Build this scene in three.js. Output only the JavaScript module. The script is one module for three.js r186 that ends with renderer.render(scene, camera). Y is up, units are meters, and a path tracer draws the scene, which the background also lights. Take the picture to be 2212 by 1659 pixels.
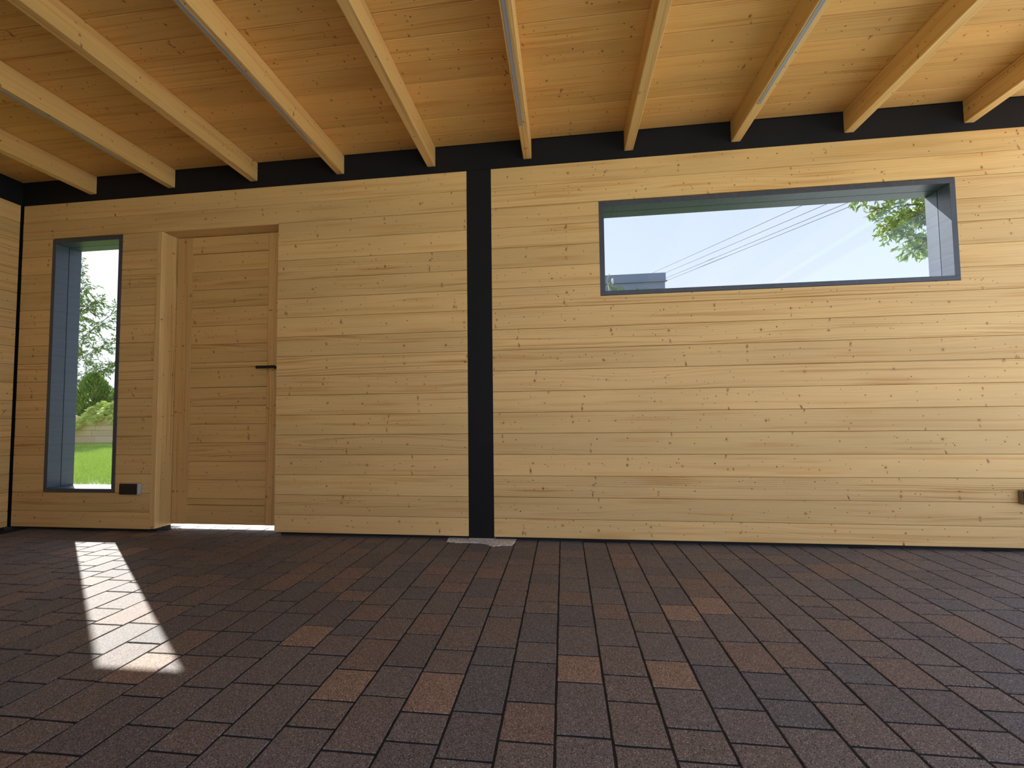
import * as THREE from 'three';
import { mergeGeometries } from 'three/addons/utils/BufferGeometryUtils.js';

// ---------------------------------------------------------------- camera, sky, sun, exposure
const scene = new THREE.Scene();
const FW = 2212, FH = 1659, FOCAL = 922.48;
const camera = new THREE.PerspectiveCamera(2 * Math.atan(FH / 2 / FOCAL) * 180 / Math.PI, FW / FH, 0.05, 400);
camera.position.set(0, 0.79982, 2.72587);
camera.rotation.set(0.04751, 0.11706, -0.01185, 'YXZ');
camera.setViewOffset(FW, FH, -1.957, -22.391, FW, FH);        // lens shift

const SUN = new THREE.Vector3(-1.37, 1.30, -1).normalize();    // towards the sun, behind the back wall on the left
const SKY_ZENITH = [0.50, 0.64, 0.98], SKY_LOW = [0.80, 0.865, 1.03], SKY_GLOW = [1.0, 0.98, 0.93];
const SKY_STRENGTH = 1.08;
const sun = new THREE.DirectionalLight(new THREE.Color().setRGB(1.0, 0.965, 0.90), 13);
const EXPOSURE = 1.56;

{ // hazy summer sky: pale blue, whitening towards the horizon and around the sun
  const w = 512, h = 256, data = new Float32Array(w * h * 4), d = new THREE.Vector3();
  for (let j = 0; j < h; j++) for (let i = 0; i < w; i++) {
    const el = ((j + 0.5) / h - 0.5) * Math.PI, az = ((i + 0.5) / w - 0.5) * 2 * Math.PI;
    d.set(Math.cos(el) * Math.cos(az), Math.sin(el), Math.cos(el) * Math.sin(az));
    const up = Math.max(0, d.y), t = Math.pow(1 - up, 1.6), c = Math.max(0, d.dot(SUN));
    const glow = 1.3 * Math.pow(c, 9) + 2.5 * Math.pow(c, 60), o = (j * w + i) * 4;
    for (let k = 0; k < 3; k++) data[o + k] = SKY_ZENITH[k] * (1 - t) + SKY_LOW[k] * t + SKY_GLOW[k] * glow;
    data[o + 3] = 1;
  }
  const tex = new THREE.DataTexture(data, w, h, THREE.RGBAFormat, THREE.FloatType);
  tex.mapping = THREE.EquirectangularReflectionMapping; tex.magFilter = THREE.LinearFilter; tex.minFilter = THREE.LinearFilter;
  tex.colorSpace = THREE.LinearSRGBColorSpace; tex.needsUpdate = true;
  scene.background = tex; scene.environment = tex;
  scene.backgroundIntensity = SKY_STRENGTH; scene.environmentIntensity = SKY_STRENGTH;
}
sun.position.copy(SUN).multiplyScalar(40); sun.castShadow = true;
sun.shadow.mapSize.set(4096, 4096);
Object.assign(sun.shadow.camera, { left: -22, right: 22, top: 22, bottom: -22, near: 1, far: 90 });
scene.add(sun, sun.target);
const renderer = new THREE.WebGLRenderer({ antialias: true });
renderer.toneMapping = THREE.LinearToneMapping;
renderer.toneMappingExposure = EXPOSURE;
renderer.shadowMap.enabled = true;

// ---------------------------------------------------------------- helpers
function rng(seed) { let s = seed >>> 0; return () => { s = (s + 0x6d2b79f5) | 0; let t = Math.imul(s ^ (s >>> 15), 1 | s); t = (t + Math.imul(t ^ (t >>> 7), 61 | t)) ^ t; return ((t ^ (t >>> 14)) >>> 0) / 4294967296; }; }
const rand = rng(71);
const hash2 = (x, y) => { let h = Math.imul(x, 374761393) ^ Math.imul(y, 668265263); h = Math.imul(h ^ (h >>> 13), 1274126177); return ((h ^ (h >>> 16)) >>> 0) / 4294967296; };
function noise2(x, y, px = 1 << 20) {                            // value noise, periodic in x every px cells
  const xi = Math.floor(x), yi = Math.floor(y), fx = x - xi, fy = y - yi, u = fx * fx * (3 - 2 * fx), v = fy * fy * (3 - 2 * fy);
  const a = ((xi % px) + px) % px, b = (a + 1) % px;
  const p = hash2(a, yi), q = hash2(b, yi), r = hash2(a, yi + 1), s = hash2(b, yi + 1);
  return (p + (q - p) * u) * (1 - v) + (r + (s - r) * u) * v;
}
const used = new Map();
function numbered(name) { const n = used.get(name) ?? 0; used.set(name, n + 1); return n ? `${name}_${String(n).padStart(3, '0')}` : name; }
function shade(o) { o.castShadow = true; o.receiveShadow = true; return o; }
function thing(name, label, category, group) {
  const o = new THREE.Group(); o.name = numbered(name); scene.add(o);
  o.userData = { label, category }; if (group) o.userData.group = group;
  return o;
}
function struct(name) { const o = new THREE.Group(); o.name = name; o.userData = { kind: 'structure' }; scene.add(o); return o; }
function part(name, geo, mat, parent, label) {
  const m = shade(new THREE.Mesh(geo, mat)); const k = parent.uuid + name; const n = used.get(k) ?? 0; used.set(k, n + 1);
  m.name = n ? `${name}_${String(n).padStart(3, '0')}` : name; if (label) m.userData.label = label;
  parent.add(m); return m;
}
const linear = (r, g, b) => new THREE.Color().setRGB(r, g, b);
const std = (c, rough, more = {}) => new THREE.MeshStandardMaterial({ color: c, roughness: rough, ...more });
function dataTexture(px, w, h, srgb) {
  const t = new THREE.DataTexture(px, w, h, THREE.RGBAFormat); t.wrapS = t.wrapT = THREE.RepeatWrapping;
  t.magFilter = THREE.LinearFilter; t.minFilter = THREE.LinearMipmapLinearFilter; t.generateMipmaps = true;
  t.colorSpace = srgb ? THREE.SRGBColorSpace : THREE.NoColorSpace; t.needsUpdate = true; return t;
}
const toSRGB = (v) => { v = Math.min(1, Math.max(0, v)); return 255 * (v <= 0.0031308 ? 12.92 * v : 1.055 * Math.pow(v, 1 / 2.4) - 0.055); };
const smooth = (a, b, x) => { const t = Math.min(1, Math.max(0, (x - a) / (b - a))); return t * t * (3 - 2 * t); };

// ---------------------------------------------------------------- spruce: 29 strips of 4 m, each the face of one board
const ROWS = 29, ROW_PX = 70, WOOD_W = 2048, WOOD_M = 4, PITCH = 0.13473;
function spruceTexture() {
  const H = ROWS * ROW_PX, px = new Uint8Array(WOOD_W * H * 4), mpx = WOOD_M / WOOD_W;
  for (let row = 0; row < ROWS; row++) {
    const r = rng(500 + row * 17), knots = [];
    for (let x = r() * 0.4; x < WOOD_M; x += 0.22 + r() * 0.36) {           // whorls of larger knots, each a slanting group
      const n = 1 + Math.floor(r() * 2.4), mid = 0.05 + r() * 0.035;
      for (let k = 0; k < n; k++) {                                         // round ones near the heart, slanted spikes towards the edges
        const y = k === 0 ? mid + (r() - 0.5) * 0.02 : r() < 0.5 ? r() * 0.035 : 0.1 + r() * 0.035, e = Math.min(1, Math.abs(y - mid) / 0.05), z = 0.55 + r() * 0.6;
        knots.push({ x: x + (y - mid) * (r() - 0.5) * 0.6 + (r() - 0.5) * 0.012, y, rx: (0.0068 - 0.0022 * e) * z, ry: (0.0056 + 0.0095 * e) * z, a: (y > mid ? -1 : 1) * e * (r() - 0.25) * 0.7, d: 0.25 + r() * 0.55, big: 1, s: r() * 90 });
      }
    }
    const pins = 38 + Math.floor(r() * 34);
    for (let k = 0; k < pins; k++) knots.push({ x: r() * WOOD_M, y: 0.03 + r() * 0.085, rx: 0.0019 + r() * r() * 0.0034, ry: 0.0017 + r() * r() * 0.003, a: 0, d: 0.75 + r() * 0.25, big: 0 });
    const pith = 0.02 + r() * 0.1, depth = 0.012 + r() * r() * 0.05, freq = 62 + r() * 62, contrast = 0.07 + r() * r() * 0.36, tone = 0.93 + r() * 0.12, red = (r() - 0.5) * 0.05;
    const streak0 = r() * 100;
    const cell = WOOD_W / 32, bins = Array.from({ length: 32 }, () => []);   // knots near each stretch
    for (const k of knots) for (let b = -2; b <= 2; b++) bins[(Math.floor(k.x / mpx / cell) + b + 32) % 32].push(k);
    for (let ix = 0; ix < WOOD_W; ix++) {
      const x = (ix + 0.5) * mpx, near = bins[Math.floor(ix / cell)];
      const wob = (noise2(x * 1.5, row * 7.3, 6) - 0.5) * 0.05 + (noise2(x * 6, row * 3.1 + 50, 24) - 0.5) * 0.008;
      const rise = noise2(x * 1.0, row * 5.7 + 90, 4) * 0.014;
      for (let iy = 0; iy < ROW_PX; iy++) {
        const y = (iy + 0.5) / ROW_PX * 0.135;
        let push = 0, kn = 0, fill = 0, halo = 0, rim = 0;
        for (const k of near) {
          let dx = x - k.x; if (dx > WOOD_M / 2) dx -= WOOD_M; else if (dx < -WOOD_M / 2) dx += WOOD_M;
          const dy = y - k.y; if (Math.abs(dx) > k.rx * 9) continue;
          const ex = Math.exp(-(dx * dx) / (k.rx * k.rx * 9)), ey = Math.exp(-Math.abs(dy) / (k.ry * 2.2));
          push += (dy > 0 ? 1 : -1) * k.ry * 0.8 * ex * ey * Math.min(1, Math.abs(dy) / k.ry);
          const c = Math.cos(k.a), s = Math.sin(k.a), u = (dx * c + dy * s) / k.rx, v = (-dx * s + dy * c) / k.ry; let q = Math.sqrt(u * u + v * v);
          if (k.big && q < 4) q *= 0.72 + 0.55 * noise2(u * 1.3 + k.s, v * 0.9 + k.s);
          if (k.big) {
            const e = 1 - smooth(0.6, 1.3, q), fib = noise2(u * 5 + k.s, v * 1.2); fill = Math.max(fill, e * (0.35 + k.d * 0.5 + 0.25 * fib));
            kn = Math.max(kn, e * ((1 - smooth(0.1, 0.5, q)) * (0.25 + k.d * 0.8) + 0.38 * smooth(0.55, 0.9, fib)));
          } else if (q < 1.25) kn = Math.max(kn, (1 - smooth(0.75, 1.2, q)) * k.d * 1.15);
          if (k.big && q < 3.2) halo = Math.max(halo, (1 - smooth(0.8, 3.2, q)) * 0.32);
          else if (q < 2.2) rim = Math.max(rim, 1 - smooth(0.9, 2.2, q));
        }
        const yy = y + wob - push - pith, d = Math.sqrt(yy * yy + (depth + rise) * (depth + rise)) * freq;
        const f = d - Math.floor(d), ring = smooth(0.25, 0.85, f) * (1 - smooth(0.88, 1.0, f));
        const fine = noise2(x * 14, y * 900 + row * 131, 56), streak = noise2(x * 2.5, y * 60 + streak0, 10), patch = noise2(x * 2, y * 9 + row * 11, 8);
        const ringGain = contrast * (0.25 + 1.1 * streak * streak);
        let g = tone * (1 - ring * ringGain) * (0.95 + fine * 0.09) * (0.93 + 0.12 * patch) * (1 - 0.05 * smooth(0.62, 0.95, streak));
        g *= 1 - halo * 0.10 + rim * 0.05;
        const warm = ring * ringGain * 0.9 + halo * 0.35 + 0.30 * smooth(0.6, 0.95, streak);
        let R = 0.80 * g + red * 0.5, G = 0.535 * g * (1 - 0.3 * warm), B = 0.215 * g * (1 - 0.65 * warm);
        R += (0.36 - R) * fill; G += (0.165 - G) * fill; B += (0.055 - B) * fill;
        const kk = Math.min(1, kn); R += (0.085 - R) * kk; G += (0.032 - G) * kk; B += (0.013 - B) * kk;
        const o = ((row * ROW_PX + iy) * WOOD_W + ix) * 4;
        px[o] = toSRGB(R); px[o + 1] = toSRGB(G); px[o + 2] = toSRGB(B); px[o + 3] = 255;
      }
    }
  }
  return [dataTexture(px, WOOD_W, H, true), H];
}
const [WOOD_MAP, WOOD_H] = spruceTexture();
const M = {
  wall: std(linear(1, 1, 1), 0.55, { map: WOOD_MAP }),
  ceiling: std(linear(1.0, 0.86, 0.62), 0.6, { map: WOOD_MAP }),
  rafter: std(linear(1.0, 0.95, 0.82), 0.6, { map: WOOD_MAP }),
  door: std(linear(0.92, 0.86, 0.78), 0.55, { map: WOOD_MAP }),
  black: new THREE.MeshPhysicalMaterial({ color: linear(0.009, 0.0095, 0.0115), roughness: 0.7, specularIntensity: 0.45 }),
  void: std(linear(0.02, 0.018, 0.016), 0.9),
  backing: std(linear(0.10, 0.07, 0.04), 0.9),
  led: std(linear(0.32, 0.33, 0.36), 0.4),
  handle: std(linear(0.012, 0.012, 0.013), 0.4, { metalness: 0.3 }),
};

// a board along x: centre at the origin, front towards +z, chamfered long edges; each of its faces wears a strip of the spruce
function boardGeo(L, H, T, row, off, ch = 0.002, back = ch) {
  const y = H / 2, z = T / 2, prof = [[-y + ch, z], [y - ch, z], [y, z - ch], [y, -z + back], [y - back, -z], [-y + back, -z], [-y, -z + back], [-y, z - ch]];
  const strips = [row, row, row + 7, row + 11, row + 11, row + 11, row + 19, row], pos = [], uv = [];
  const P = (a, x) => [x, a[0], a[1]], h = L / 2;
  for (let k = 0; k < 8; k++) {
    const a = prof[k], b = prof[(k + 1) % 8], len = Math.hypot(b[0] - a[0], b[1] - a[1]); if (len < 1e-6) continue;
    let va, vb;                                                           // across the face, as a share of a strip
    if (k === 0 || k === 1 || k === 7) { const f = (p) => (p[0] + y) / Math.max(H, 0.135); va = f(a); vb = f(b); } else { va = 0.04; vb = 0.04 + Math.min(0.92, len / 0.135); }
    const V = (t) => (((strips[k] % ROWS) + 0.02 + 0.96 * Math.min(1, Math.max(0, t))) * ROW_PX) / WOOD_H;
    const A0 = P(a, -h), A1 = P(a, h), B0 = P(b, -h), B1 = P(b, h), u0 = off / WOOD_M, u1 = (off + L) / WOOD_M;
    pos.push(...A0, ...A1, ...B1, ...A0, ...B1, ...B0);
    uv.push(u0, V(va), u1, V(va), u1, V(vb), u0, V(va), u1, V(vb), u0, V(vb));
  }
  for (const s of [-1, 1]) for (let k = 1; k < 7; k++) {                  // end grain
    const t = [prof[0], prof[k], prof[k + 1]]; if (s < 0) t.reverse();
    for (const q of t) { pos.push(s * h, q[0], q[1]); uv.push((off + q[1] * 0.4) / WOOD_M, ((row % ROWS) + 0.1 + 0.8 * (q[0] + y) / H) * ROW_PX / WOOD_H); }
  }
  const g = new THREE.BufferGeometry();
  g.setAttribute('position', new THREE.Float32BufferAttribute(pos, 3)); g.setAttribute('uv', new THREE.Float32BufferAttribute(uv, 2));
  // outward faces: the profile above runs clockwise seen from +x
  const ix = g.attributes.position, c = new THREE.Vector3(), n = new THREE.Vector3(), p = [0, 1, 2].map(() => new THREE.Vector3());
  for (let i = 0; i < ix.count; i += 3) {
    p.forEach((v, k) => v.fromBufferAttribute(ix, i + k)); n.crossVectors(p[1].clone().sub(p[0]), p[2].clone().sub(p[0])); c.copy(p[0]).add(p[1]).add(p[2]);
    if (n.x * c.x * 1e-3 * (Math.abs(n.x) > 0.9 * n.length() ? 1000 : 0) + n.y * c.y + n.z * c.z < 0) {
      ix.setXYZ(i + 1, p[2].x, p[2].y, p[2].z); ix.setXYZ(i + 2, p[1].x, p[1].y, p[1].z);
      const q = g.attributes.uv, a = [q.getX(i + 1), q.getY(i + 1)]; q.setXY(i + 1, q.getX(i + 2), q.getY(i + 2)); q.setXY(i + 2, a[0], a[1]);
    }
  }
  g.computeVertexNormals(); return g;
}
let rowTurn = 3;
const nextRow = () => (rowTurn = (rowTurn + 11) % ROWS);
function board(name, parent, mat, x0, x1, y0, y1, z0, z1, ch = 0.002, row = nextRow(), off = rand() * 4) {      // horizontal board, front at z1
  const m = part(name, boardGeo(x1 - x0, y1 - y0, z1 - z0, row, off, ch, 0.001), mat, parent); m.position.set((x0 + x1) / 2, (y0 + y1) / 2, (z0 + z1) / 2); return m;
}
function uprightBoard(name, parent, mat, x0, x1, y0, y1, z0, z1, ch = 0.002) {                                    // the grain runs up
  const m = part(name, boardGeo(y1 - y0, x1 - x0, z1 - z0, nextRow(), rand() * 4, ch, 0.001), mat, parent); m.rotation.z = Math.PI / 2; m.position.set((x0 + x1) / 2, (y0 + y1) / 2, (z0 + z1) / 2); return m;
}
function box(x0, x1, y0, y1, z0, z1) { const g = new THREE.BoxGeometry(x1 - x0, y1 - y0, z1 - z0); g.translate((x0 + x1) / 2, (y0 + y1) / 2, (z0 + z1) / 2); return g; }
function chamferBox(x0, x1, y0, y1, z0, z1, c) {                         // edges along all three axes cut
  const s = new THREE.Shape(), w = (x1 - x0) / 2 - c, h = (y1 - y0) / 2 - c, r = c;
  s.moveTo(-w - r + c * 0.4, -h); s.lineTo(-w - r + c * 0.4, h); s.lineTo(-w, h + r - c * 0.4); s.lineTo(w, h + r - c * 0.4); s.lineTo(w + r - c * 0.4, h); s.lineTo(w + r - c * 0.4, -h); s.lineTo(w, -h - r + c * 0.4); s.lineTo(-w, -h - r + c * 0.4); s.closePath();
  const g = new THREE.ExtrudeGeometry(s, { depth: z1 - z0 - 2 * c * 0.4, bevelEnabled: true, bevelSize: c * 0.4, bevelThickness: c * 0.4, bevelSegments: 1, curveSegments: 1 });
  g.translate((x0 + x1) / 2, (y0 + y1) / 2, z0 + c * 0.4); return g;
}

// ---------------------------------------------------------------- painted wood of window frames, dark grey
function paintTexture() {
  const w = 256, h = 512, px = new Uint8Array(w * h * 4);
  for (let j = 0; j < h; j++) for (let i = 0; i < w; i++) {
    const warp = (noise2(i / 40, j / 120 + 3, 7) - 0.5) * 30, s = noise2((i + warp) / 2.2, j / 90, 116), t = noise2((i + warp) / 7, j / 200 + 40, 36);
    const v = 0.80 + 0.13 * s + 0.07 * t, o = (j * w + i) * 4; px[o] = px[o + 1] = px[o + 2] = 255 * v; px[o + 3] = 255;
  }
  return dataTexture(px, w, h, false);
}
const PAINT = paintTexture(); PAINT.colorSpace = THREE.SRGBColorSpace; PAINT.repeat.set(3, 1.5);
M.frame = std(linear(0.078, 0.094, 0.126), 0.36, { map: PAINT });
M.frameIn = std(linear(0.024, 0.025, 0.030), 0.5, { map: PAINT });
M.glass = new THREE.MeshPhysicalMaterial({ color: linear(0.832, 0.838, 0.842), roughness: 0.0, transmission: 1, thickness: 0, ior: 1.4 });

// ---------------------------------------------------------------- layout (metres): back wall face z = 0, floor y = 0
const XL = -4.064, XR = 2.82, TOP = 2.4308, DECK = 2.610, ROOF_Z = 3.9, WB = 0.023;
const JOINTS = Array.from({ length: 17 }, (_, k) => 2.2961 - k * PITCH);
const EDGES = [TOP, ...JOINTS, WB];
const WIN1 = { x0: -3.786, x1: -3.193, y0: 0.276, y1: 2.1545 }, WIN2 = { x0: 0.247, x1: 2.299, y0: 1.548, y1: 2.156 };
const DOOR = { x0: -2.9095, x1: -1.962, y0: 0, y1: 2.157 };

// back wall
const wallBack = struct('wall_back');
const GAP = 0.0016;
function rowPieces(top, bot) {                                            // stretches of one row of boards, cut round post, windows and door
  let runs = [[XL + 0.014, -0.6165, top, bot], [-0.4505, XR, top, bot]];
  for (const o of [WIN1, WIN2, DOOR]) {
    const next = [];
    for (const [a, b, t, u] of runs) {
      if (o.x1 <= a || o.x0 >= b || o.y0 >= t - 0.004 || o.y1 <= u + 0.004) { next.push([a, b, t, u]); continue; }
      const over = o.y1 < t - 0.012, under = o.y0 > u + 0.012;
      if (over || under) {                                               // the opening's edge lies inside this row: a notch, full height beside it
        next.push([a, o.x0, t, u]); next.push([o.x1, b, t, u]);
        if (over) next.push([o.x0, o.x1, t, o.y1]); if (under) next.push([o.x0, o.x1, o.y0, u]);
      } else { next.push([a, o.x0, t, u]); next.push([o.x1, b, t, u]); }
    }
    runs = next.filter(([a, b]) => b - a > 0.01);
  }
  return runs;
}
for (let k = 0; k < EDGES.length - 1; k++) {
  const row = nextRow(), off = rand() * 4, tilt = (rand() - 0.5) * 0.0012;
  for (const [a, b, t, u] of rowPieces(EDGES[k], EDGES[k + 1])) board('board', wallBack, M.wall, a, b, u + GAP / 2, t - GAP / 2, -0.022, tilt, 0.0022, a > -0.5 ? row : (row + 5) % ROWS, (off + a + 8) % 4);
}
{ // the wall behind the boards, open at the windows and the door, and its outer face
  const g = [], zc0 = -0.158, zc1 = -0.0235, solid = (a, b, c, d) => g.push(box(a, b, c, d, zc0, zc1));
  solid(-4.22, WIN1.x0, 0.05, TOP); solid(WIN1.x0, WIN1.x1, 0.05, WIN1.y0); solid(WIN1.x0, WIN1.x1, WIN1.y1, TOP);
  solid(WIN1.x1, -2.893, 0.05, TOP); solid(-2.893, DOOR.x1, 2.19, TOP); solid(DOOR.x1 + 0.02, -0.6185, 0.05, TOP);
  solid(-0.4485, WIN2.x0, 0.05, TOP); solid(WIN2.x0, WIN2.x1, 0.05, WIN2.y0); solid(WIN2.x0, WIN2.x1, WIN2.y1, TOP); solid(WIN2.x1, XR, 0.05, TOP);
  part('wall_core', mergeGeometries(g), M.backing, wallBack);
  const s = [box(-4.22, -2.893, -0.05, 0.048, -0.15, -0.04), box(-1.94, -0.6185, -0.05, 0.048, -0.15, -0.04), box(-0.4485, XR, -0.05, 0.048, -0.15, -0.04)];
  part('plinth', mergeGeometries(s), M.void, wallBack);
}
// left wall, boards along z
const wallLeft = struct('wall_left');
for (let k = 0; k < EDGES.length - 1; k++) {
  const m = part('board', boardGeo(ROOF_Z - 0.012, EDGES[k] - EDGES[k + 1] - GAP, 0.022, nextRow(), rand() * 4, 0.0022, 0.001), M.wall, wallLeft);
  m.rotation.y = Math.PI / 2; m.position.set(XL - 0.011, (EDGES[k] + EDGES[k + 1]) / 2, (0.012 + ROOF_Z) / 2);
}
part('wall_core', box(-4.22, XL - 0.0235, 0.03, TOP, 0.001, ROOF_Z), M.backing, wallLeft);
part('plinth', box(-4.2, XL - 0.04, -0.05, 0.028, 0.001, ROOF_Z), M.void, wallLeft);
part('corner_strip', box(XL - 0.0235, XL + 0.012, 0.02, TOP - 0.0005, -0.0235, -0.003), M.black, wallLeft, 'narrow black strip in the corner');

{ // front wall behind the camera, closing the left part of the carport
  const wallFront = struct('wall_front');
  for (let k = 0; k < EDGES.length - 1; k++) { const m = part('board', boardGeo(2.76, EDGES[k] - EDGES[k + 1] - GAP, 0.022, nextRow(), rand() * 4, 0.0022, 0.001), M.wall, wallFront); m.position.set(XL + 1.405, (EDGES[k] + EDGES[k + 1]) / 2, ROOF_Z - 0.03); m.rotation.y = Math.PI; }
  part('wall_core', box(XL + 0.002, XL + 2.8, 0.03, TOP, ROOF_Z - 0.0175, ROOF_Z + 0.1), M.backing, wallFront);
}
// ---------------------------------------------------------------- black beams and post
const backBeam = thing('beam', 'black horizontal beam along the top of the back wall, carrying the rafter ends', 'beam');
part('beam_face', chamferBox(-4.22, XR, TOP + 0.0008, DECK - 0.0008, -0.158, -0.001, 0.003), M.black, backBeam);
const leftBeam = thing('beam', 'black horizontal beam along the top of the left wall, at the left edge', 'beam');
part('beam_face', chamferBox(-4.22, XL - 0.001, TOP + 0.0008, DECK - 0.0008, 0.0005, ROOF_Z, 0.003), M.black, leftBeam);
const post = thing('post', 'black square post standing in the middle of the back wall under the beam', 'post');
part('shaft', chamferBox(-0.6145, -0.4525, 0.0145, TOP - 0.0008, -0.158, -0.0012, 0.003), M.black, post);
part('base_plate', box(-0.6145, -0.4505, 0.0065, 0.0135, -0.15, 0.004), std(linear(0.42, 0.41, 0.38), 0.6, { metalness: 0.2 }), post, 'thin pale metal plate');

// ---------------------------------------------------------------- ceiling boards on rafters
const ceiling = struct('ceiling');
const RIGHTS = Array.from({ length: 12 }, (_, k) => -3.4265 + 0.6495 * k);   // right faces of the rafters
for (let k = 0; k < 36; k++) {
  const z0 = k ? 0.13 + (k - 1) * 0.1405 : 0.0006, z1 = Math.min(ROOF_Z, 0.13 + k * 0.1405), cut = RIGHTS[3 + Math.floor(rand() * 6)] - 0.0275, row = nextRow();
  if (z1 <= z0 + 0.02) break;
  const ends = k % 3 === 1 ? [XL - 0.0005, cut, XR + 0.1] : [XL - 0.0005, XR + 0.1];
  for (let e = 0; e < ends.length - 1; e++) {
    const m = part('board', boardGeo(ends[e + 1] - ends[e] - 0.001, z1 - z0 - GAP, 0.02, row + e * 4, rand() * 4, 0.0024, 0.001), M.ceiling, ceiling);
    m.rotation.x = Math.PI / 2; m.position.set((ends[e] + ends[e + 1]) / 2, DECK + 0.01, (z0 + z1) / 2);
  }
}
part('roof_slab', box(-4.35, XR + 0.12, DECK + 0.0215, 2.76, -0.25, ROOF_Z + 0.1), M.void, ceiling);

const WHICH = ['leftmost rafter, nearest the black corner', 'second rafter from the left', 'third rafter from the left', 'fourth rafter from the left', 'fifth rafter from the left, just left of the post', 'sixth rafter from the left, above the black post', 'fourth rafter from the right', 'third rafter from the right', 'second rafter from the right', 'rightmost rafter'];
RIGHTS.forEach((xr, k) => {
  if (k > 10) return;
  const led = k % 2 === 1, shown = k < 10;
  const r = thing('rafter', shown ? `${WHICH[k]}, ${led ? 'grey light channel in its underside' : 'plain underside'}` : 'spruce rafter beyond the rightmost one, hardly in view', 'rafter', 'spruce rafters under the ceiling');
  const x0 = xr - 0.055, y0 = 2.4775;
  const m = part('timber', boardGeo(ROOF_Z - 0.003, DECK - 0.0008 - y0, 0.055, nextRow(), rand() * 4, 0.003, 0.003), M.rafter, r);
  m.rotation.y = Math.PI / 2; m.position.set(xr - 0.0275, (DECK - 0.0008 + y0) / 2, (0.0016 + ROOF_Z) / 2);
  if (led) {
    const c = xr - 0.034, ch = part('light_channel', mergeGeometries([box(c - 0.009, c - 0.0075, y0 - 0.0022, y0 - 0.0002, 0.33, ROOF_Z - 0.3), box(c + 0.0075, c + 0.009, y0 - 0.0022, y0 - 0.0002, 0.33, ROOF_Z - 0.3)]), std(linear(0.5, 0.5, 0.5), 0.35, { metalness: 0.6 }), r, 'grey recessed light channel');
    part('diffuser', box(c - 0.0075, c + 0.0075, y0 - 0.0016, y0 - 0.0002, 0.33, ROOF_Z - 0.3), M.led, ch);
  }
});

// ---------------------------------------------------------------- windows: an inner and an outer frame with the pane between
function makeWindow(name, w, depth) {
  const g = struct(name), t = 0.031, seam = -0.083;
  for (const [z0, z1, mat] of [[seam, 0.002, M.frameIn], [-depth, seam - 0.003, M.frame]]) {
    const face = z1 > 0;
    const add = (x0, x1, y0, y1) => part(face ? 'inner_frame_board' : 'outer_frame_board', chamferBox(x0, x1, y0, y1, z0, z1, 0.002), M.frame, g);
    add(w.x0 + 0.0008, w.x1 - 0.0008, w.y1 - t, w.y1 - 0.0008); add(w.x0 + 0.0008, w.x1 - 0.0008, w.y0 + 0.0008, w.y0 + 0.028);
    add(w.x0 + 0.0008, w.x0 + t, w.y0 + 0.0286, w.y1 - t - 0.0006); add(w.x1 - t, w.x1 - 0.0008, w.y0 + 0.0286, w.y1 - t - 0.0006);
  }
  part('glass_pane', box(w.x0 + 0.02, w.x1 - 0.02, w.y0 + 0.018, w.y1 - 0.02, seam - 0.0026, seam - 0.0004), M.glass, g);
  return g;
}
makeWindow('window_1', WIN1, 0.17);
makeWindow('window_2', WIN2, 0.172);

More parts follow.
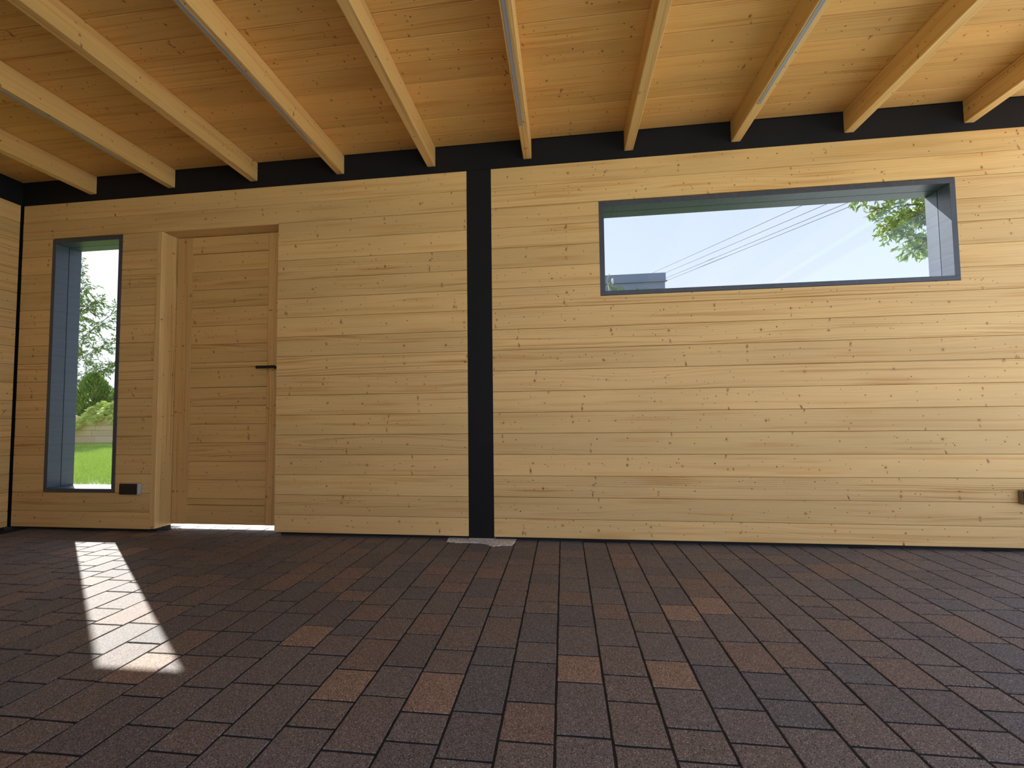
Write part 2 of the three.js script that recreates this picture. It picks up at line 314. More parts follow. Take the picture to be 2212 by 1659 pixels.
// ---------------------------------------------------------------- door in its recess
const door = struct('door_1'), DZ = -0.113;
{
  const xl = -2.8615, xr = -1.962, zb = DZ - 0.045;
  uprightBoard('trim_board', door, M.wall, -2.9085, xl - 0.0002, 0.03, 2.1555, -0.022, 0.007, 0.004);                    // narrow face trim on the left
  const jl = part('jamb', boardGeo(2.125, 0.113 - 0.0045, 0.022, nextRow(), 1.3, 0.0015), M.wall, door); jl.rotation.set(0, Math.PI / 2, 0); jl.rotation.order = 'YXZ'; jl.rotation.z = Math.PI / 2; jl.position.set(xl - 0.011, 0.03 + 2.125 / 2, -0.0228 - 0.0675);
  jl.geometry.dispose(); jl.geometry = boardGeo(2.125, 0.135, 0.022, 5, 1.3, 0.0015);
  const jr = part('jamb', boardGeo(2.125, 0.135, 0.022, 9, 0.4, 0.0015), M.wall, door); jr.rotation.copy(jl.rotation); jr.position.set(xr + 0.011, jl.position.y, jl.position.z);
  const hd = part('head_lining', boardGeo(xr - xl, 0.157, 0.022, 14, 2.2, 0.0015), M.wall, door); hd.rotation.x = Math.PI / 2; hd.position.set((xl + xr) / 2, 2.1565 + 0.011, -0.079);
  // leaf
  part('door_stop', mergeGeometries([box(xl + 0.0002, xl + 0.02, 0.036, 2.1563, zb - 0.012, zb - 0.0004), box(xl + 0.0204, xr - 0.0204, 2.136, 2.1563, zb - 0.012, zb - 0.0004), box(xr - 0.02, xr - 0.0002, 0.036, 2.1563, zb - 0.012, zb - 0.0004)]), M.void, door);
  const L0 = xl + 0.0065, L1 = -1.9655, s0 = -2.7305, s1 = -2.1175, b0 = 0.036, tp = 2.1512, zf = DZ, back = zb;
  uprightBoard('stile', door, M.door, L0, s0 - 0.0008, b0, tp, back, zf, 0.0022);
  uprightBoard('stile', door, M.door, s1 + 0.0008, L1, b0, tp, back, zf, 0.0022);
  board('rail', door, M.door, s0, s1, 2.0245, tp, back, zf, 0.0022); board('rail', door, M.door, s0, s1, 1.0258, 1.1672, back, zf, 0.0022); board('rail', door, M.door, s0, s1, b0, 0.1715, back, zf, 0.0022);
  const panel = (from, to, first) => { let y = from; for (const h of first) { board('board', door, M.door, s0 + 0.0012, s1 - 0.0012, Math.max(to, y - h) + 0.0008, y - 0.0008, back + 0.01, zf - 0.003, 0.0024); y -= h; } };
  panel(2.0225, 1.1690, [0.1365, 0.135, 0.1335, 0.138, 0.137, 0.135, 0.0385]);
  panel(1.0238, 0.1735, [0.1345, 0.132, 0.136, 0.1345, 0.1335, 0.1335, 0.0463]);
  part('panel_back', box(s0 - 0.004, s1 + 0.004, 0.16, 2.03, back + 0.002, back + 0.0095), M.backing, door);
  const hg = mergeGeometries([chamferBox(-2.163, -2.02, 1.1485, 1.1685, zf + 0.045, zf + 0.058, 0.002), box(-2.052, -2.036, 1.150, 1.167, zf + 0.0005, zf + 0.046)].map((q) => q.index ? q.toNonIndexed() : q));
  part('handle', hg, M.handle, door, 'flat black lever handle');
}

// ---------------------------------------------------------------- flat boxes on the wall
function wallBox(x0, x1, label, sideTone) {
  const o = thing('wall_box', label, 'outlet box');
  part('housing', chamferBox(x0, x1, 0.2695, 0.3465, 0.0035, 0.03, 0.003), std(linear(...sideTone), 0.5), o, 'grey sides');
  part('cover', chamferBox(x0 + 0.0006, x1 - 0.0006, 0.2701, 0.3459, 0.0303, 0.0345, 0.004), std(linear(0.011, 0.011, 0.012), 0.42), o, 'black front');
}
wallBox(-3.122, -2.979, 'small black fronted box fixed low on the wall between the tall window and the door', [0.45, 0.46, 0.5]);
wallBox(2.514, 2.657, 'small black fronted box at the right edge of the photo, low on the wall', [0.2, 0.17, 0.13]);

// ---------------------------------------------------------------- floor of concrete pavers
function paverTexture() {
  const n = 1024, px = new Uint8Array(n * n * 4), base = new Float32Array(n * n), r = rng(33), bump = new Uint8Array(n * n * 4);
  for (let i = 0; i < n * n; i++) { const x = i % n, y = (i / n) | 0; base[i] = 0.24 + 0.10 * noise2(x / 6, y / 6, 171) + 0.05 * noise2(x / 60, y / 60, 17); }
  for (let k = 0; k < 62000; k++) {                                      // crushed stone grains, dark, brown and pale
    const cx = r() * n, cy = r() * n, t = r(), rad = 1.0 + r() * r() * 3.0, v = t < 0.40 ? 0.03 + r() * 0.09 : t < 0.82 ? 0.16 + r() * 0.25 : t < 0.93 ? 0.5 + r() * 0.3 : 0.8 + r() * 0.2, sq = 0.6 + r() * 0.8;
    for (let dy = -4; dy <= 4; dy++) for (let dx = -4; dx <= 4; dx++) { if (dx * dx * sq + dy * dy / sq > rad * rad) continue; base[((Math.floor(cy) + dy + n) % n) * n + (Math.floor(cx) + dx + n) % n] = v; }
  }
  for (let i = 0; i < n * n; i++) { const v = toSRGB(base[i]); px[4 * i] = v; px[4 * i + 1] = v; px[4 * i + 2] = v; px[4 * i + 3] = 255; const b = 255 * Math.min(1, 0.35 + base[i] * 0.6); bump[4 * i] = bump[4 * i + 1] = bump[4 * i + 2] = b; bump[4 * i + 3] = 255; }
  return [dataTexture(px, n, n, true), dataTexture(bump, n, n, false)];
}
const [PAV_MAP, PAV_BUMP] = paverTexture();
const TONES = { grey: [0.172, 0.150, 0.142], dark: [0.148, 0.130, 0.126], brown: [0.184, 0.150, 0.134], coal: [0.140, 0.134, 0.138], red: [0.220, 0.158, 0.132], tan: [0.285, 0.200, 0.150], umber: [0.200, 0.152, 0.126] };
const K = 3.1, pavMats = Object.fromEntries(Object.entries(TONES).map(([n, c]) => [n, std(linear(c[0] * K, c[1] * K, c[2] * K), 0.74, { map: PAV_MAP, bumpMap: PAV_BUMP, bumpScale: 0.0012 })]));
function paverGeo(len, off, seed) {                                      // top and sides with a worn chamfer; 0.14 m module less the joint
  const r = rng(seed), w = 0.1330 / 2, l = (len - 0.0070) / 2, c = 0.0014, j = () => (r() - 0.5) * 0.0016, pos = [], ring = [];
  const pts = []; const nx = 4, nz = 5;
  for (let i = 0; i < nx; i++) pts.push([-w + 2 * w * i / nx, -l]); for (let i = 0; i < nz; i++) pts.push([w, -l + 2 * l * i / nz]);
  for (let i = 0; i < nx; i++) pts.push([w - 2 * w * i / nx, l]); for (let i = 0; i < nz; i++) pts.push([-w, l - 2 * l * i / nz]);
  const out = pts.map(([x, z]) => [x + j(), z + j()]);
  for (const [x, z] of out) { const cut = 1 - 0; const top = [x - Math.sign(x) * c * (Math.abs(Math.abs(x) - w) < 0.004 ? 1 : 0), 0, z - Math.sign(z) * c * (Math.abs(Math.abs(z) - l) < 0.004 ? 1 : 0)]; ring.push([top, [x, -c * 0.9, z], [x, -0.045, z]]); }
  const N = ring.length, tri = (a, b, d) => pos.push(...a, ...b, ...d);
  for (let i = 0; i < N; i++) { const a = ring[i], b = ring[(i + 1) % N]; tri([0, 0, 0], b[0], a[0]); for (let k = 0; k < 2; k++) { tri(a[k], b[k], b[k + 1]); tri(a[k], b[k + 1], a[k + 1]); } }
  const g = new THREE.BufferGeometry(); g.setAttribute('position', new THREE.Float32BufferAttribute(pos, 3));
  const uv = []; for (let i = 0; i < pos.length; i += 3) uv.push((pos[i] + off[0]) / 0.45, (pos[i + 2] + pos[i + 1] * 0.7 + off[1]) / 0.45);
  g.setAttribute('uv', new THREE.Float32BufferAttribute(uv, 2)); g.computeVertexNormals(); return g;
}
const LENS = [0.105, 0.14, 0.16, 0.18, 0.21], pavGeos = LENS.map((l, a) => [0, 1, 2, 3].map((b) => paverGeo(l, [0.11 * a + 0.19 * b, 0.23 * b + 0.07 * a], 900 + a * 10 + b)));
const floor = struct('floor');
part('sand_bed', mergeGeometries([box(-4.1, XR + 0.05, -0.08, -0.0028, -0.03, 3.4), box(-2.9, -1.95, -0.08, -0.0028, -0.2, -0.0302)]), std(linear(0.013, 0.012, 0.010), 1), floor);
const X0 = -0.0346;                                                       // a joint line between columns
const TRACED = {                                                          // depths of the cross joints seen in the photograph, by column
  '-7': [0.288, 0.488, 0.655, 0.816, 0.924, 1.146, 1.29], '-6': [0.301, 0.428, 0.557, 0.768, 0.947, 1.088, 1.203, 1.331], '-5': [0.154, 0.324, 0.487, 0.588, 0.751, 0.882, 1.056, 1.217, 1.402, 1.548],
  '-4': [0.21, 0.379, 0.544, 0.687, 0.795, 1.007, 1.17, 1.371, 1.517, 1.72], '-3': [0.298, 0.476, 0.619, 0.833, 0.94, 1.098, 1.261, 1.391, 1.571], '-2': [0.323, 0.429, 0.643, 0.753, 0.908, 1.012, 1.23, 1.339, 1.555, 1.715],
  '-1': [0.221, 0.398, 0.544, 0.659, 0.855, 0.963, 1.184, 1.307, 1.501, 1.647], 0: [0.158, 0.279, 0.38, 0.581, 0.743, 0.881, 1.057, 1.254, 1.399, 1.614], 1: [0.084, 0.294, 0.475, 0.686, 0.851, 0.986, 1.183, 1.35, 1.472, 1.633],
  2: [0.181, 0.282, 0.422, 0.606, 0.723, 0.919, 1.077, 1.258, 1.4, 1.561], 3: [0.076, 0.195, 0.388, 0.5, 0.657, 0.836, 0.975, 1.098, 1.272, 1.473, 1.597], 4: [0.119, 0.236, 0.337, 0.536, 0.748, 0.908, 1.116, 1.295, 1.42, 1.527],
  5: [0.168, 0.326, 0.434, 0.629, 0.789, 0.923, 1.103, 1.26], 6: [0.24, 0.401, 0.596, 0.699, 0.891, 1.009],
};
const TINTED = { // column: depth of a joint -> tone of the stone that starts there
  0: { 0.743: 'umber', 1.254: 'tan' }, 1: { 0.851: 'umber' }, 2: { 0.181: 'red', 0.282: 'red', 1.258: 'tan' }, 3: { 0.836: 'tan', 0.975: 'brown' }, 4: { 0.536: 'umber', 0.748: 'tan', 1.116: 'red' }, 5: { 0.434: 'umber', 1.103: 'umber' },
  '-1': { 1.501: 'red', 0.221: 'umber' }, '-3': { 0.476: 'red', 1.391: 'tan' }, '-4': { 1.007: 'umber', 0.687: 'red' }, '-5': { 1.217: 'umber', 1.402: 'tan', 0.487: 'red' }, '-6': { 0.947: 'umber' }, '-7': { 0.816: 'red', 1.146: 'tan' },
};
const stones = [];
{
  const r = rng(12), plain = ['grey', 'grey', 'grey', 'brown', 'brown', 'dark', 'dark', 'coal'];
  for (let c = -29; c <= 20; c++) {
    const zs = [...(TRACED[c] ?? [])]; const step = () => LENS[[0, 2, 4, 2, 4, 0, 2][Math.floor(r() * 7)]];
    if (!zs.length) zs.push(0.02 + r() * 0.16);
    const xc = X0 + (c + 0.5) * 0.14, lim = xc > -2.83 && xc < -2.0 ? -0.14 : -0.02; while (zs[0] > lim) zs.unshift(zs[0] - step()); zs[0] = Math.max(zs[0], lim - 0.045);
    while (zs[zs.length - 1] < 3.2) zs.push(zs[zs.length - 1] + step());
    for (let k = 0; k < zs.length - 1; k++) {
      const t = r(), tone = TINTED[c]?.[zs[k]] ?? (TRACED[c] ? plain[Math.floor(t * 8)] : t < 0.07 ? 'umber' : t < 0.11 ? 'red' : t < 0.125 ? 'tan' : plain[Math.floor(r() * 8)]);
      const x = X0 + (c + 0.5) * 0.14, z = (zs[k] + zs[k + 1]) / 2, len = zs[k + 1] - zs[k], y = -r() * 0.0011;
      if (x - 0.07 < XL - 0.02) continue;
      const rx = (r() - 0.5) * 0.006, rz = (r() - 0.5) * 0.006, v = Math.floor(r() * 4), flip = r() < 0.5 ? Math.PI : 0;
      const rel = new THREE.Vector3(x, 0, z).project(camera.clone() && camProj());
      stones.push({ x, y, z, len, tone, rx, rz, v, flip, seen: Math.abs(rel.x) < 1.08 && Math.abs(rel.y) < 1.12 && z < 2.5, size: len / Math.pow(2.726 - Math.min(z, 2.6), 2) / Math.hypot(x, 0.8, 2.726 - z) });
    }
  }
}
function camProj() { if (!camProj.c) { camera.updateProjectionMatrix(); camera.updateMatrixWorld(); camera.matrixWorldInverse.copy(camera.matrixWorld).invert(); camProj.c = camera; } return camProj.c; }
stones.sort((a, b) => (b.seen - a.seen) || b.size - a.size);
function cls(len) { let best = 0; LENS.forEach((l, i) => { if (Math.abs(l - len) < Math.abs(LENS[best] - len)) best = i; }); return best; }
{
  const rest = [];
  stones.forEach((s, i) => {
    const a = cls(s.len), g = pavGeos[a][s.v], sc = (s.len - 0.0070) / (LENS[a] - 0.0070);
    const m4 = new THREE.Matrix4().compose(new THREE.Vector3(s.x, s.y, s.z), new THREE.Quaternion().setFromEuler(new THREE.Euler(s.rx, s.flip, s.rz)), new THREE.Vector3(1, 1, sc));
    if (i < 294) { const m = part('paver', g, pavMats[s.tone], floor); m.matrix.copy(m4); m.matrix.decompose(m.position, m.quaternion, m.scale); return; }
    const q = g.clone().applyMatrix4(m4), n = q.attributes.position.count, col = new Float32Array(n * 3), t = TONES[s.tone];
    for (let k = 0; k < n; k++) { col[3 * k] = t[0] * K; col[3 * k + 1] = t[1] * K; col[3 * k + 2] = t[2] * K; }
    q.setAttribute('color', new THREE.Float32BufferAttribute(col, 3)); rest.push(q);
  });
  part('paver_field', mergeGeometries(rest), std(linear(1, 1, 1), 0.74, { map: PAV_MAP, bumpMap: PAV_BUMP, bumpScale: 0.0012, vertexColors: true }), floor).userData.kind = 'stuff';
}
{ // mortar at the foot of the post
  const o = thing('concrete_patch', 'rough pale grey concrete patch on the pavers round the foot of the black post', 'concrete'), r = rng(8), pts = [];
  const out = [[-0.752, 0.0], [-0.745, 0.05], [-0.69, 0.062], [-0.6, 0.06], [-0.53, 0.066], [-0.475, 0.085], [-0.455, 0.118], [-0.435, 0.126], [-0.425, 0.108], [-0.405, 0.112], [-0.39, 0.098], [-0.33, 0.102], [-0.318, 0.04], [-0.315, 0.0]];
  for (let i = 0; i < out.length - 1; i++) for (let k = 0; k < 4; k++) { const t = k / 4; pts.push(new THREE.Vector2(out[i][0] * (1 - t) + out[i + 1][0] * t + (r() - 0.5) * 0.006, -(out[i][1] * (1 - t) + out[i + 1][1] * t) + (r() - 0.5) * 0.006)); }
  pts.push(new THREE.Vector2(-0.315, 0.03), new THREE.Vector2(-0.752, 0.03));
  const g = new THREE.ExtrudeGeometry(new THREE.Shape(pts), { depth: 0.0035, bevelEnabled: true, bevelSize: 0.002, bevelThickness: 0.0015, bevelSegments: 1 }); g.rotateX(-Math.PI / 2); g.translate(0, 0.0008, 0);
  const n = 256, px = new Uint8Array(n * n * 4); for (let i = 0; i < n * n; i++) { const x = i % n, y = (i / n) | 0, v = 0.62 + 0.25 * noise2(x / 10, y / 10, 26) + 0.13 * noise2(x / 2, y / 2, 128) - (noise2(x / 5, y / 5 + 70, 52) > 0.86 ? 0.3 : 0); px[4 * i] = px[4 * i + 1] = px[4 * i + 2] = 255 * v; px[4 * i + 3] = 255; }
  const t = dataTexture(px, n, n, true); t.repeat.set(4, 4);
  part('mortar', g, std(linear(0.95, 0.94, 0.90), 0.95, { map: t }), o);
}

// ---------------------------------------------------------------- outside: ground, lawn
{
  const n = 512, px = new Uint8Array(n * n * 4);
  for (let i = 0; i < n * n; i++) { const x = i % n, y = (i / n) | 0, v = 0.55 + 0.5 * noise2(x / 5, y / 5, 102) + 0.4 * noise2(x / 40, y / 40, 13) - 0.2, w = noise2(x / 90, y / 90, 6); px[4 * i] = toSRGB((0.085 + 0.04 * w) * v * 1.25); px[4 * i + 1] = toSRGB(0.165 * v * 1.25); px[4 * i + 2] = toSRGB(0.028 * v * 1.25); px[4 * i + 3] = 255; }
  const t = dataTexture(px, n, n, true); t.repeat.set(60, 60);
  const ground = struct('lawn_ground'); part('soil', box(-70, 70, -0.5, -0.085, -70, 70), std(linear(1, 1, 1), 0.95, { map: t }), ground);
  const turf = part('turf', mergeGeometries([box(-60, 2.9, -0.0845, -0.03, -60, -0.22), box(2.9005, 60, -0.0845, -0.03, -60, -6.05), box(18.05, 60, -0.0845, -0.03, -0.22, 60), box(-60, -4.3, -0.0845, -0.03, -0.2195, 60)]), std(linear(1, 1, 1), 0.95, { map: t }), ground);
  const drive = struct('driveway'); part('slab', mergeGeometries([box(2.95, 18, -0.083, -0.002, -6, 14), box(-4.2, 2.9495, -0.083, -0.002, 3.45, 14)]), std(linear(0.62, 0.62, 0.59), 0.85), drive);
  const step = struct('door_step'); part('slab', box(-3.1, -1.7, -0.028, -0.004, -1.6, -0.205), std(linear(0.6, 0.58, 0.54), 0.9), step);
}
function leafGeo(len, wid, fold = 0.25) {                                // a pointed leaf folded along its rib, lying along +y
  const p = [[0, 0, 0], [wid * 0.42, len * 0.3, wid * fold], [wid * 0.5, len * 0.55, wid * fold], [0, len, -len * 0.08], [-wid * 0.5, len * 0.55, wid * fold], [-wid * 0.42, len * 0.3, wid * fold], [0, len * 0.5, 0]];
  const f = [[0, 1, 6], [1, 2, 6], [2, 3, 6], [3, 4, 6], [4, 5, 6], [5, 0, 6]], g = new THREE.BufferGeometry();
  g.setAttribute('position', new THREE.Float32BufferAttribute(f.flatMap((t) => t.flatMap((k) => p[k])), 3)); g.setAttribute('uv', new THREE.Float32BufferAttribute(new Float32Array(36), 2)); g.computeVertexNormals(); return g;
}
function scatter(name, geo, mat, list, parent) {                          // list of [position, direction, roll, size, colour]
  const m = shade(new THREE.InstancedMesh(geo, mat, list.length)), q = new THREE.Quaternion(), t = new THREE.Quaternion(), up = new THREE.Vector3(0, 1, 0), M4 = new THREE.Matrix4();
  list.forEach(([p, d, roll, s, c], i) => { q.setFromUnitVectors(up, d.clone().normalize()); t.setFromAxisAngle(up, roll); m.setMatrixAt(i, M4.compose(p, q.multiply(t), new THREE.Vector3(s, s, s))); m.setColorAt(i, c); });
  m.name = name; m.userData.kind = 'stuff'; parent.add(m); return m;
}
const leafMat = (rough = 0.5, tr = 0.35) => new THREE.MeshPhysicalMaterial({ color: 0xffffff, roughness: rough, transmission: tr, thickness: 0, side: THREE.DoubleSide });
const V = (x, y, z) => new THREE.Vector3(x, y, z), tmpC = () => new THREE.Color();
{ // grass where the tall window looks out
  const r = rng(5), list = [], blade = leafGeo(0.075, 0.007, 0.2);
  for (let i = 0; i < 60000; i++) {
    const t = Math.pow(r(), 0.7), z = -2.0 - t * 7.8, mid = -5.2 - (-z - 1.2) * 1.21, x = mid + (r() - 0.5) * (1.6 + t * 3.4);
    const k = r(); list.push([V(x, -0.032, z), V((r() - 0.5) * 1.3, 1, (r() - 0.5) * 1.3), r() * 6.28, 0.6 + r() * 0.8, tmpC().setRGB(0.30 + 0.16 * k, 0.44 + 0.14 * k, 0.075 + 0.04 * r())]);
  }
  const g = scatter('grass', blade, leafMat(0.6, 0.3), list, scene); Object.assign(g.userData, { label: 'bright green mown grass of the lawn seen through the tall window', category: 'grass' });
}
{ // retaining wall of sawn sandstone blocks, gravel at its foot
  const o = thing('retaining_wall', 'low wall of pale tan stone blocks beyond the lawn through the tall window', 'wall'), r = rng(41);
  const mats = [[0.66, 0.48, 0.26], [0.70, 0.52, 0.29], [0.62, 0.455, 0.25]].map((c) => std(linear(...c), 0.9));
  const rows = [[0.925, 0.60, -15.72], [0.597, 0.44, -15.745], [0.437, 0.24, -15.88], [0.237, -0.03, -15.735]];
  rows.forEach(([t, b, j], k) => { for (let x = j - 4.2 * 2; x < -9; x += 2.1) part('block', chamferBox(x + 0.004, x + 2.096, b + 0.003, t, -10.35, -10 + (r() - 0.5) * 0.012, 0.012), mats[Math.floor(r() * 3)], o); });
  const gl = [], pebble = new THREE.IcosahedronGeometry(0.02, 0);
  for (let i = 0; i < 2600; i++) gl.push([V(-18.5 + r() * 5.5, -0.02 + r() * 0.012, -9.98 + r() * 0.3), V(r() - 0.5, r() - 0.5, r() - 0.5), r() * 6, 0.5 + r() * 0.7, tmpC().setScalar(0.25 + r() * 0.3)]);
  const gr = scatter('gravel', pebble, std(linear(1, 1, 1), 0.9), gl, scene); Object.assign(gr.userData, { label: 'strip of grey gravel at the foot of the tan stone wall', category: 'gravel' });
}
function conifer(x, z, base, height, radius, label, seed) {
  const o = thing('conifer', label, 'shrub'), r = rng(seed), list = [], g = leafGeo(0.16, 0.05, 0.3);
  part('stem', new THREE.CylinderGeometry(0.02, 0.05, height * 0.9, 8).translate(x, base + height * 0.45, z), std(linear(0.10, 0.06, 0.035), 0.9), o);
  const n = Math.round(5200 * height * radius);
  for (let i = 0; i < n; i++) {
    const t = r(), a = r() * 6.283, prof = Math.pow(Math.sin(Math.PI * Math.min(1, 0.12 + t * 0.88)), 0.62) * (1 - 0.35 * t), R = radius * prof * (0.6 + 0.5 * r()) * (1 + 0.16 * Math.sin(a * 5 + t * 9));
    const k = r(); list.push([V(x + Math.cos(a) * R, base + t * height * 0.93, z + Math.sin(a) * R), V(Math.cos(a) * 0.8, 0.9 + r() * 0.5, Math.sin(a) * 0.8), r() * 6, 0.5 + r() * 0.6, tmpC().setRGB(0.14 + 0.22 * k, 0.27 + 0.28 * k, 0.055 + 0.05 * k)]);
  }
  scatter('foliage', g, leafMat(0.6, 0.35), list, o);
}
conifer(-17.33, -11.2, 0.84, 1.74, 0.56, 'dark green rounded conifer on the bank above the tan stone wall', 3);
conifer(-16.2, -11.4, 0.84, 1.5, 0.48, 'second conifer cut off by the right edge of the tall window', 4);
{ // pale arching shrub hanging over the stone wall
  const o = thing('shrub', 'pale yellow green shrub spilling over the top of the tan stone wall', 'shrub'), r = rng(9), list = [], g = leafGeo(0.13, 0.06, 0.25), stems = [];
  for (let i = 0; i < 9; i++) { const a = r() * 6.28; stems.push(new THREE.TubeGeometry(new THREE.CatmullRomCurve3([V(-15.5, 0.8, -10.5), V(-15.5 + Math.cos(a) * 0.4, 1.2, -10.4 + Math.sin(a) * 0.25), V(-15.5 + Math.cos(a) * 0.8, 1.12, -10.35 + Math.sin(a) * 0.4)]), 8, 0.008, 5)); }
  part('stem', mergeGeometries(stems), std(linear(0.16, 0.11, 0.05), 0.9), o);
  for (let i = 0; i < 3600; i++) {
    const u = (r() - 0.5) * 2, x = -15.45 + u * 1.15, top = 1.42 - 0.22 * u * u + (u < -0.5 ? -0.15 : 0) + 0.08 * Math.sin(u * 9), s = r(), front = -10.5 + 0.62 * s, y = (top - 0.32 * s - (s > 0.78 ? (s - 0.78) * 1.1 * (0.5 + r()) : 0)) - r() * 0.14;
    const k = r(); list.push([V(x, y, front), V((r() - 0.5) * 1.8, 0.6 - s * 0.9, 0.3 + r()), r() * 6, 0.5 + r() * 0.7, tmpC().setRGB(0.55 + 0.30 * k, 0.66 + 0.22 * k, 0.18 + 0.16 * k)]);
  }
  scatter('foliage', g, leafMat(0.5, 0.4), list, o);
}
part('soil', box(-24, -9, -0.03, 0.82, -16, -10.36), std(linear(0.09, 0.07, 0.04), 1), struct('garden_bank'));
{ // slim post behind the conifers
  const o = thing('garden_post', 'slim dark post just behind the rounded conifer', 'post');
  part('shaft', chamferBox(-20.13, -20.07, 0.815, 2.95, -13.65, -13.59, 0.01), std(linear(0.03, 0.03, 0.035), 0.6), o);
  part('cap', new THREE.ConeGeometry(0.07, 0.05, 4).rotateY(Math.PI / 4).translate(-20.10, 2.975, -13.62), std(linear(0.03, 0.03, 0.035), 0.6), o);
}
function growTree(name, label, trunk, limbs, leaf, count, spread, colour, seed, sizes, mat, droop = -0.25) {
  const o = thing(name, label, 'tree'), r = rng(seed), bark = std(linear(0.10, 0.08, 0.06), 0.9), list = [];
  part('trunk', new THREE.TubeGeometry(new THREE.CatmullRomCurve3(trunk.map((p) => V(...p))), 24, trunk.width ?? 0.09, 8), bark, o);
  for (const l of limbs) {
    const c = new THREE.CatmullRomCurve3(l.map((p) => V(...p))); part('branch', new THREE.TubeGeometry(c, 18, 0.011, 6), bark, o);
    const twigs = [];
    for (let i = 0; i < count; i++) {
      const t = 0.15 + 0.85 * Math.pow(r(), 0.8), p = c.getPoint(t), q = p.clone().add(V((r() - 0.5) * spread, (r() - 0.55) * spread * 0.8, (r() - 0.5) * spread)), d = q.clone().sub(p).normalize();
      if (i % 3 === 0) twigs.push(new THREE.TubeGeometry(new THREE.LineCurve3(p, q), 1, 0.004, 4));
      const n = 5 + Math.floor(r() * 5);
      for (let k = 0; k < n; k++) {
        const at = p.clone().lerp(q, 0.35 + 0.65 * (k / n)), kk = r();
        list.push([at, d.clone().multiplyScalar(0.6).add(V((r() - 0.5) * 1.4, droop + (r() - 0.5) * 1.2, (r() - 0.5) * 1.4)), r() * 6.28, sizes[0] + r() * sizes[1], colour(kk, r())]);
      }
    }
    part('twigs', mergeGeometries(twigs), bark, o).userData.kind = 'stuff';
  }
  scatter('foliage', leaf, mat, list, o); return o;
}
growTree('tree', 'open feathery tree with small leaves behind the conifers, through the tall window', [[-20.2, 0.6, -12.4], [-20.1, 2.6, -12.3], [-20.3, 5.2, -12.2]],
  [[[-20.15, 2.5, -12.3], [-18.9, 3.35, -12.1], [-17.2, 4.0, -12.0]], [[-20.15, 3.0, -12.3], [-18.9, 4.05, -12.0], [-17.1, 5.2, -11.9]], [[-20.2, 3.8, -12.3], [-19.2, 5.0, -12.1], [-18.2, 5.6, -12.0]], [[-20.2, 4.3, -12.3], [-19.6, 5.4, -12.1], [-18.85, 6.2, -12.0]], [[-20.15, 2.0, -12.4], [-18.8, 2.75, -12.3], [-17.2, 3.0, -12.2]], [[-20.2, 4.8, -12.2], [-19.6, 6.2, -12.1], [-19.15, 7.2, -12.0]]],
  leafGeo(0.16, 0.045, 0.2), 110, 0.85, (k) => tmpC().setRGB(0.12 + 0.12 * k, 0.20 + 0.16 * k, 0.06 + 0.04 * k), 21, [0.6, 0.6], leafMat(0.5, 0.35));
growTree('tree', 'leafy tree with slender pointed leaves at the right side of the long window', [[7.4, -0.1, -5.6], [7.3, 2.4, -5.4], [7.1, 5.4, -5.3]],
  [[[7.3, 4.4, -5.3], [6.2, 4.75, -5.1], [5.15, 4.6, -5.0]], [[7.3, 4.1, -5.3], [6.2, 4.5, -5.1], [4.95, 4.42, -5.0]], [[7.3, 4.0, -5.3], [6.4, 4.25, -5.1], [5.25, 4.2, -5.0]], [[7.3, 3.8, -5.3], [6.4, 4.1, -5.1], [5.5, 3.95, -5.0]], [[7.3, 3.6, -5.4], [6.3, 4.0, -5.1], [5.85, 4.1, -5.0]], [[7.3, 3.2, -5.4], [6.2, 3.55, -5.0], [5.35, 3.86, -4.95]], [[7.3, 3.2, -5.4], [6.4, 3.6, -5.1], [5.75, 3.45, -5.0]], [[7.2, 4.9, -5.3], [6.2, 5.3, -5.1], [5.3, 5.0, -5.0]]],
  leafGeo(0.105, 0.034, 0.22), 110, 0.42, (k, j) => (j < 0.12 ? tmpC().setRGB(0.55, 0.6, 0.3) : tmpC().setRGB(0.16 + 0.16 * k, 0.27 + 0.2 * k, 0.05 + 0.04 * k)), 22, [0.65, 0.5], leafMat(0.35, 0.4));

// ---------------------------------------------------------------- outside: neighbouring flat roof, cables, climber
{
  const o = thing('building', 'dark blue grey flat roof edge of a building, lower left in the long window', 'building');
  const metal = std(linear(0.15, 0.19, 0.265), 0.45, { metalness: 0.1 }), z = -7;
  part('wall', box(-2.2, 2.22, -0.03, 3.44, -12, z - 0.06), std(linear(0.30, 0.30, 0.30), 0.85), o);
  part('upper_fascia', chamferBox(-2.3, 2.32, 3.752, 3.93, z - 0.1, z, 0.004), metal, o);
  part('lower_fascia', chamferBox(-2.3, 2.302, 3.44, 3.738, z - 0.1, z - 0.012, 0.004), metal, o);
  part('drip_edge', mergeGeometries([box(-2.3, 2.348, 3.742, 3.751, z - 0.1, z + 0.03), box(-2.3, 2.348, 3.728, 3.742, z + 0.024, z + 0.03)]), metal, o, 'thin projecting metal lip');
  part('roof', box(-2.3, 2.3, 3.7, 3.9, -12, z - 0.101), std(linear(0.12, 0.12, 0.12), 0.9), o);
}
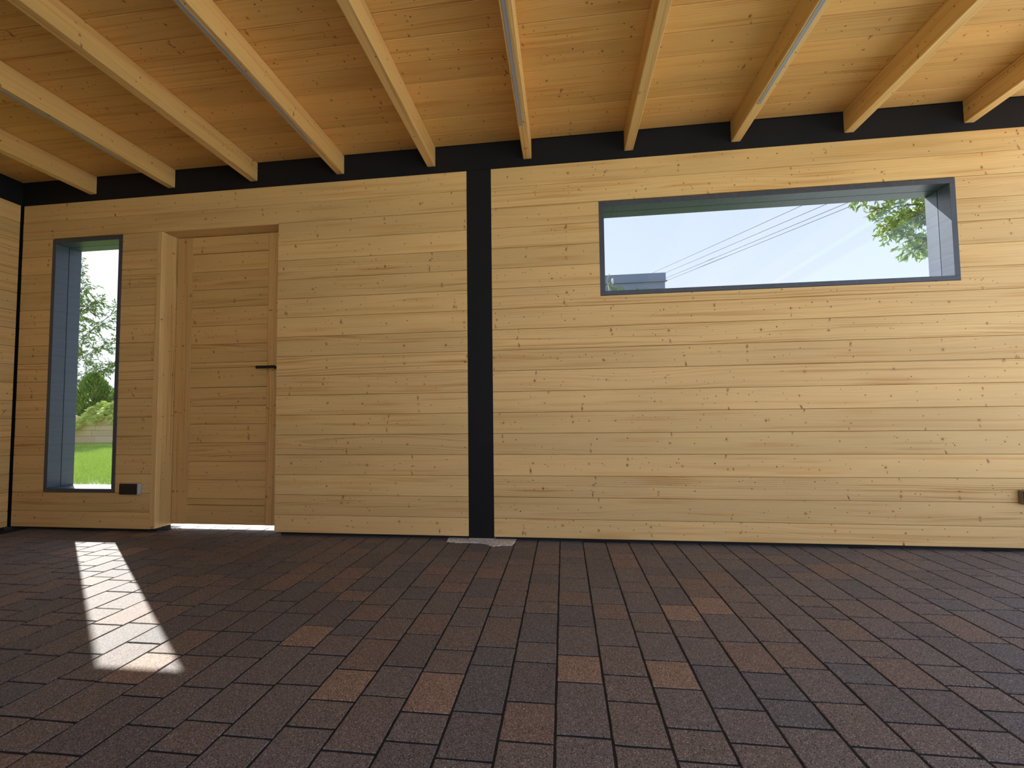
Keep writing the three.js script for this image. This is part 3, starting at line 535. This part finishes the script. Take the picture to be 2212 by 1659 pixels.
{
  const far = [[5.76, 9.501], [6.454, 9.437], [6.497, 9.118], [6.577, 8.97]], near = [[7.971, 7.6], [8.685, 7.579], [9.223, 7.541], [9.432, 7.467]];
  const say = ['uppermost', 'second from the top', 'third from the top', 'lowest'], mat = std(linear(0.09, 0.095, 0.105), 0.7);
  far.forEach((a, i) => {
    const A = V(a[0], a[1], -24), B = V(near[i][0], near[i][1], -12), d = B.clone().sub(A), p0 = A.clone().addScaledVector(d, -0.8), p1 = A.clone().addScaledVector(d, 1.7);
    const mid = p0.clone().add(p1).multiplyScalar(0.5); mid.y -= 0.05;
    const o = thing('power_cable', `thin overhead cable in the long window, ${say[i]} of the four`, 'cable', 'overhead cables in the long window');
    part('conductor', new THREE.TubeGeometry(new THREE.QuadraticBezierCurve3(p0, mid, p1), 20, 0.014, 6), mat, o);
  });
}
{
  const o = thing('climbing_vine', 'green climbing vine with round leaves at the lower left corner of the long window', 'plant'), stemM = std(linear(0.35, 0.42, 0.16), 0.6), z = -0.6;
  const tube = (pts, rad) => part('stem', new THREE.TubeGeometry(new THREE.CatmullRomCurve3(pts.map((p) => V(...p))), 30, rad, 6), stemM, o);
  tube([[0.5, -0.03, -0.62], [0.46, 0.9, -0.6], [0.38, 1.62, z], [0.36, 1.72, z], [0.372, 1.775, z], [0.355, 1.82, z], [0.362, 1.85, z], [0.37, 1.88, z]], 0.0035);
  tube([[0.372, 1.775, z], [0.40, 1.75, z], [0.44, 1.735, z], [0.52, 1.738, z]], 0.003);
  tube([[0.40, 1.745, z], [0.392, 1.78, z], [0.396, 1.80, z]], 0.002);
  tube([[0.5, 1.0, -0.61], [0.58, 1.5, z], [0.62, 1.73, z]], 0.003);
  const heart = (s) => { const sh = new THREE.Shape(); sh.moveTo(0, 0); sh.bezierCurveTo(s * 0.1, -s * 0.25, s * 0.6, -s * 0.2, s * 0.55, s * 0.25); sh.bezierCurveTo(s * 0.5, s * 0.6, s * 0.15, s * 0.8, 0, s); sh.bezierCurveTo(-s * 0.15, s * 0.8, -s * 0.5, s * 0.6, -s * 0.55, s * 0.25); sh.bezierCurveTo(-s * 0.6, -s * 0.2, -s * 0.1, -s * 0.25, 0, 0); const g = new THREE.ShapeGeometry(sh, 8), a = g.attributes.position; for (let i = 0; i < a.count; i++) a.setZ(i, -Math.abs(a.getX(i)) * 0.3 - a.getY(i) * a.getY(i) * 2); g.computeVertexNormals(); return g; };
  const lm = leafMat(0.5, 0.3); lm.color.setRGB(0.16, 0.32, 0.14);
  for (const [x, y, s, rz, rx] of [[0.425, 1.755, 0.06, 1.1, -0.6], [0.44, 1.76, 0.055, -1.0, -0.5], [0.355, 1.735, 0.05, 1.3, -0.7], [0.375, 1.795, 0.032, 0.5, -0.9], [0.60, 1.742, 0.042, 1.0, -0.6], [0.635, 1.742, 0.045, -0.9, -0.5], [0.475, 1.742, 0.03, -1.3, -0.4]]) { const m = part('leaf', heart(s), lm, o); m.position.set(x, y, z + 0.01); m.rotation.set(rx, 0.3, rz); }
  part('bud', new THREE.LatheGeometry([[0, 0], [0.008, 0.004], [0.006, 0.018], [0.009, 0.026], [0.0075, 0.04], [0, 0.044]].map((p) => new THREE.Vector2(...p)), 10).translate(0.397, 1.80, z), std(linear(0.85, 0.85, 0.82), 0.5), o, 'small white bud');
}

renderer.render(scene, camera);
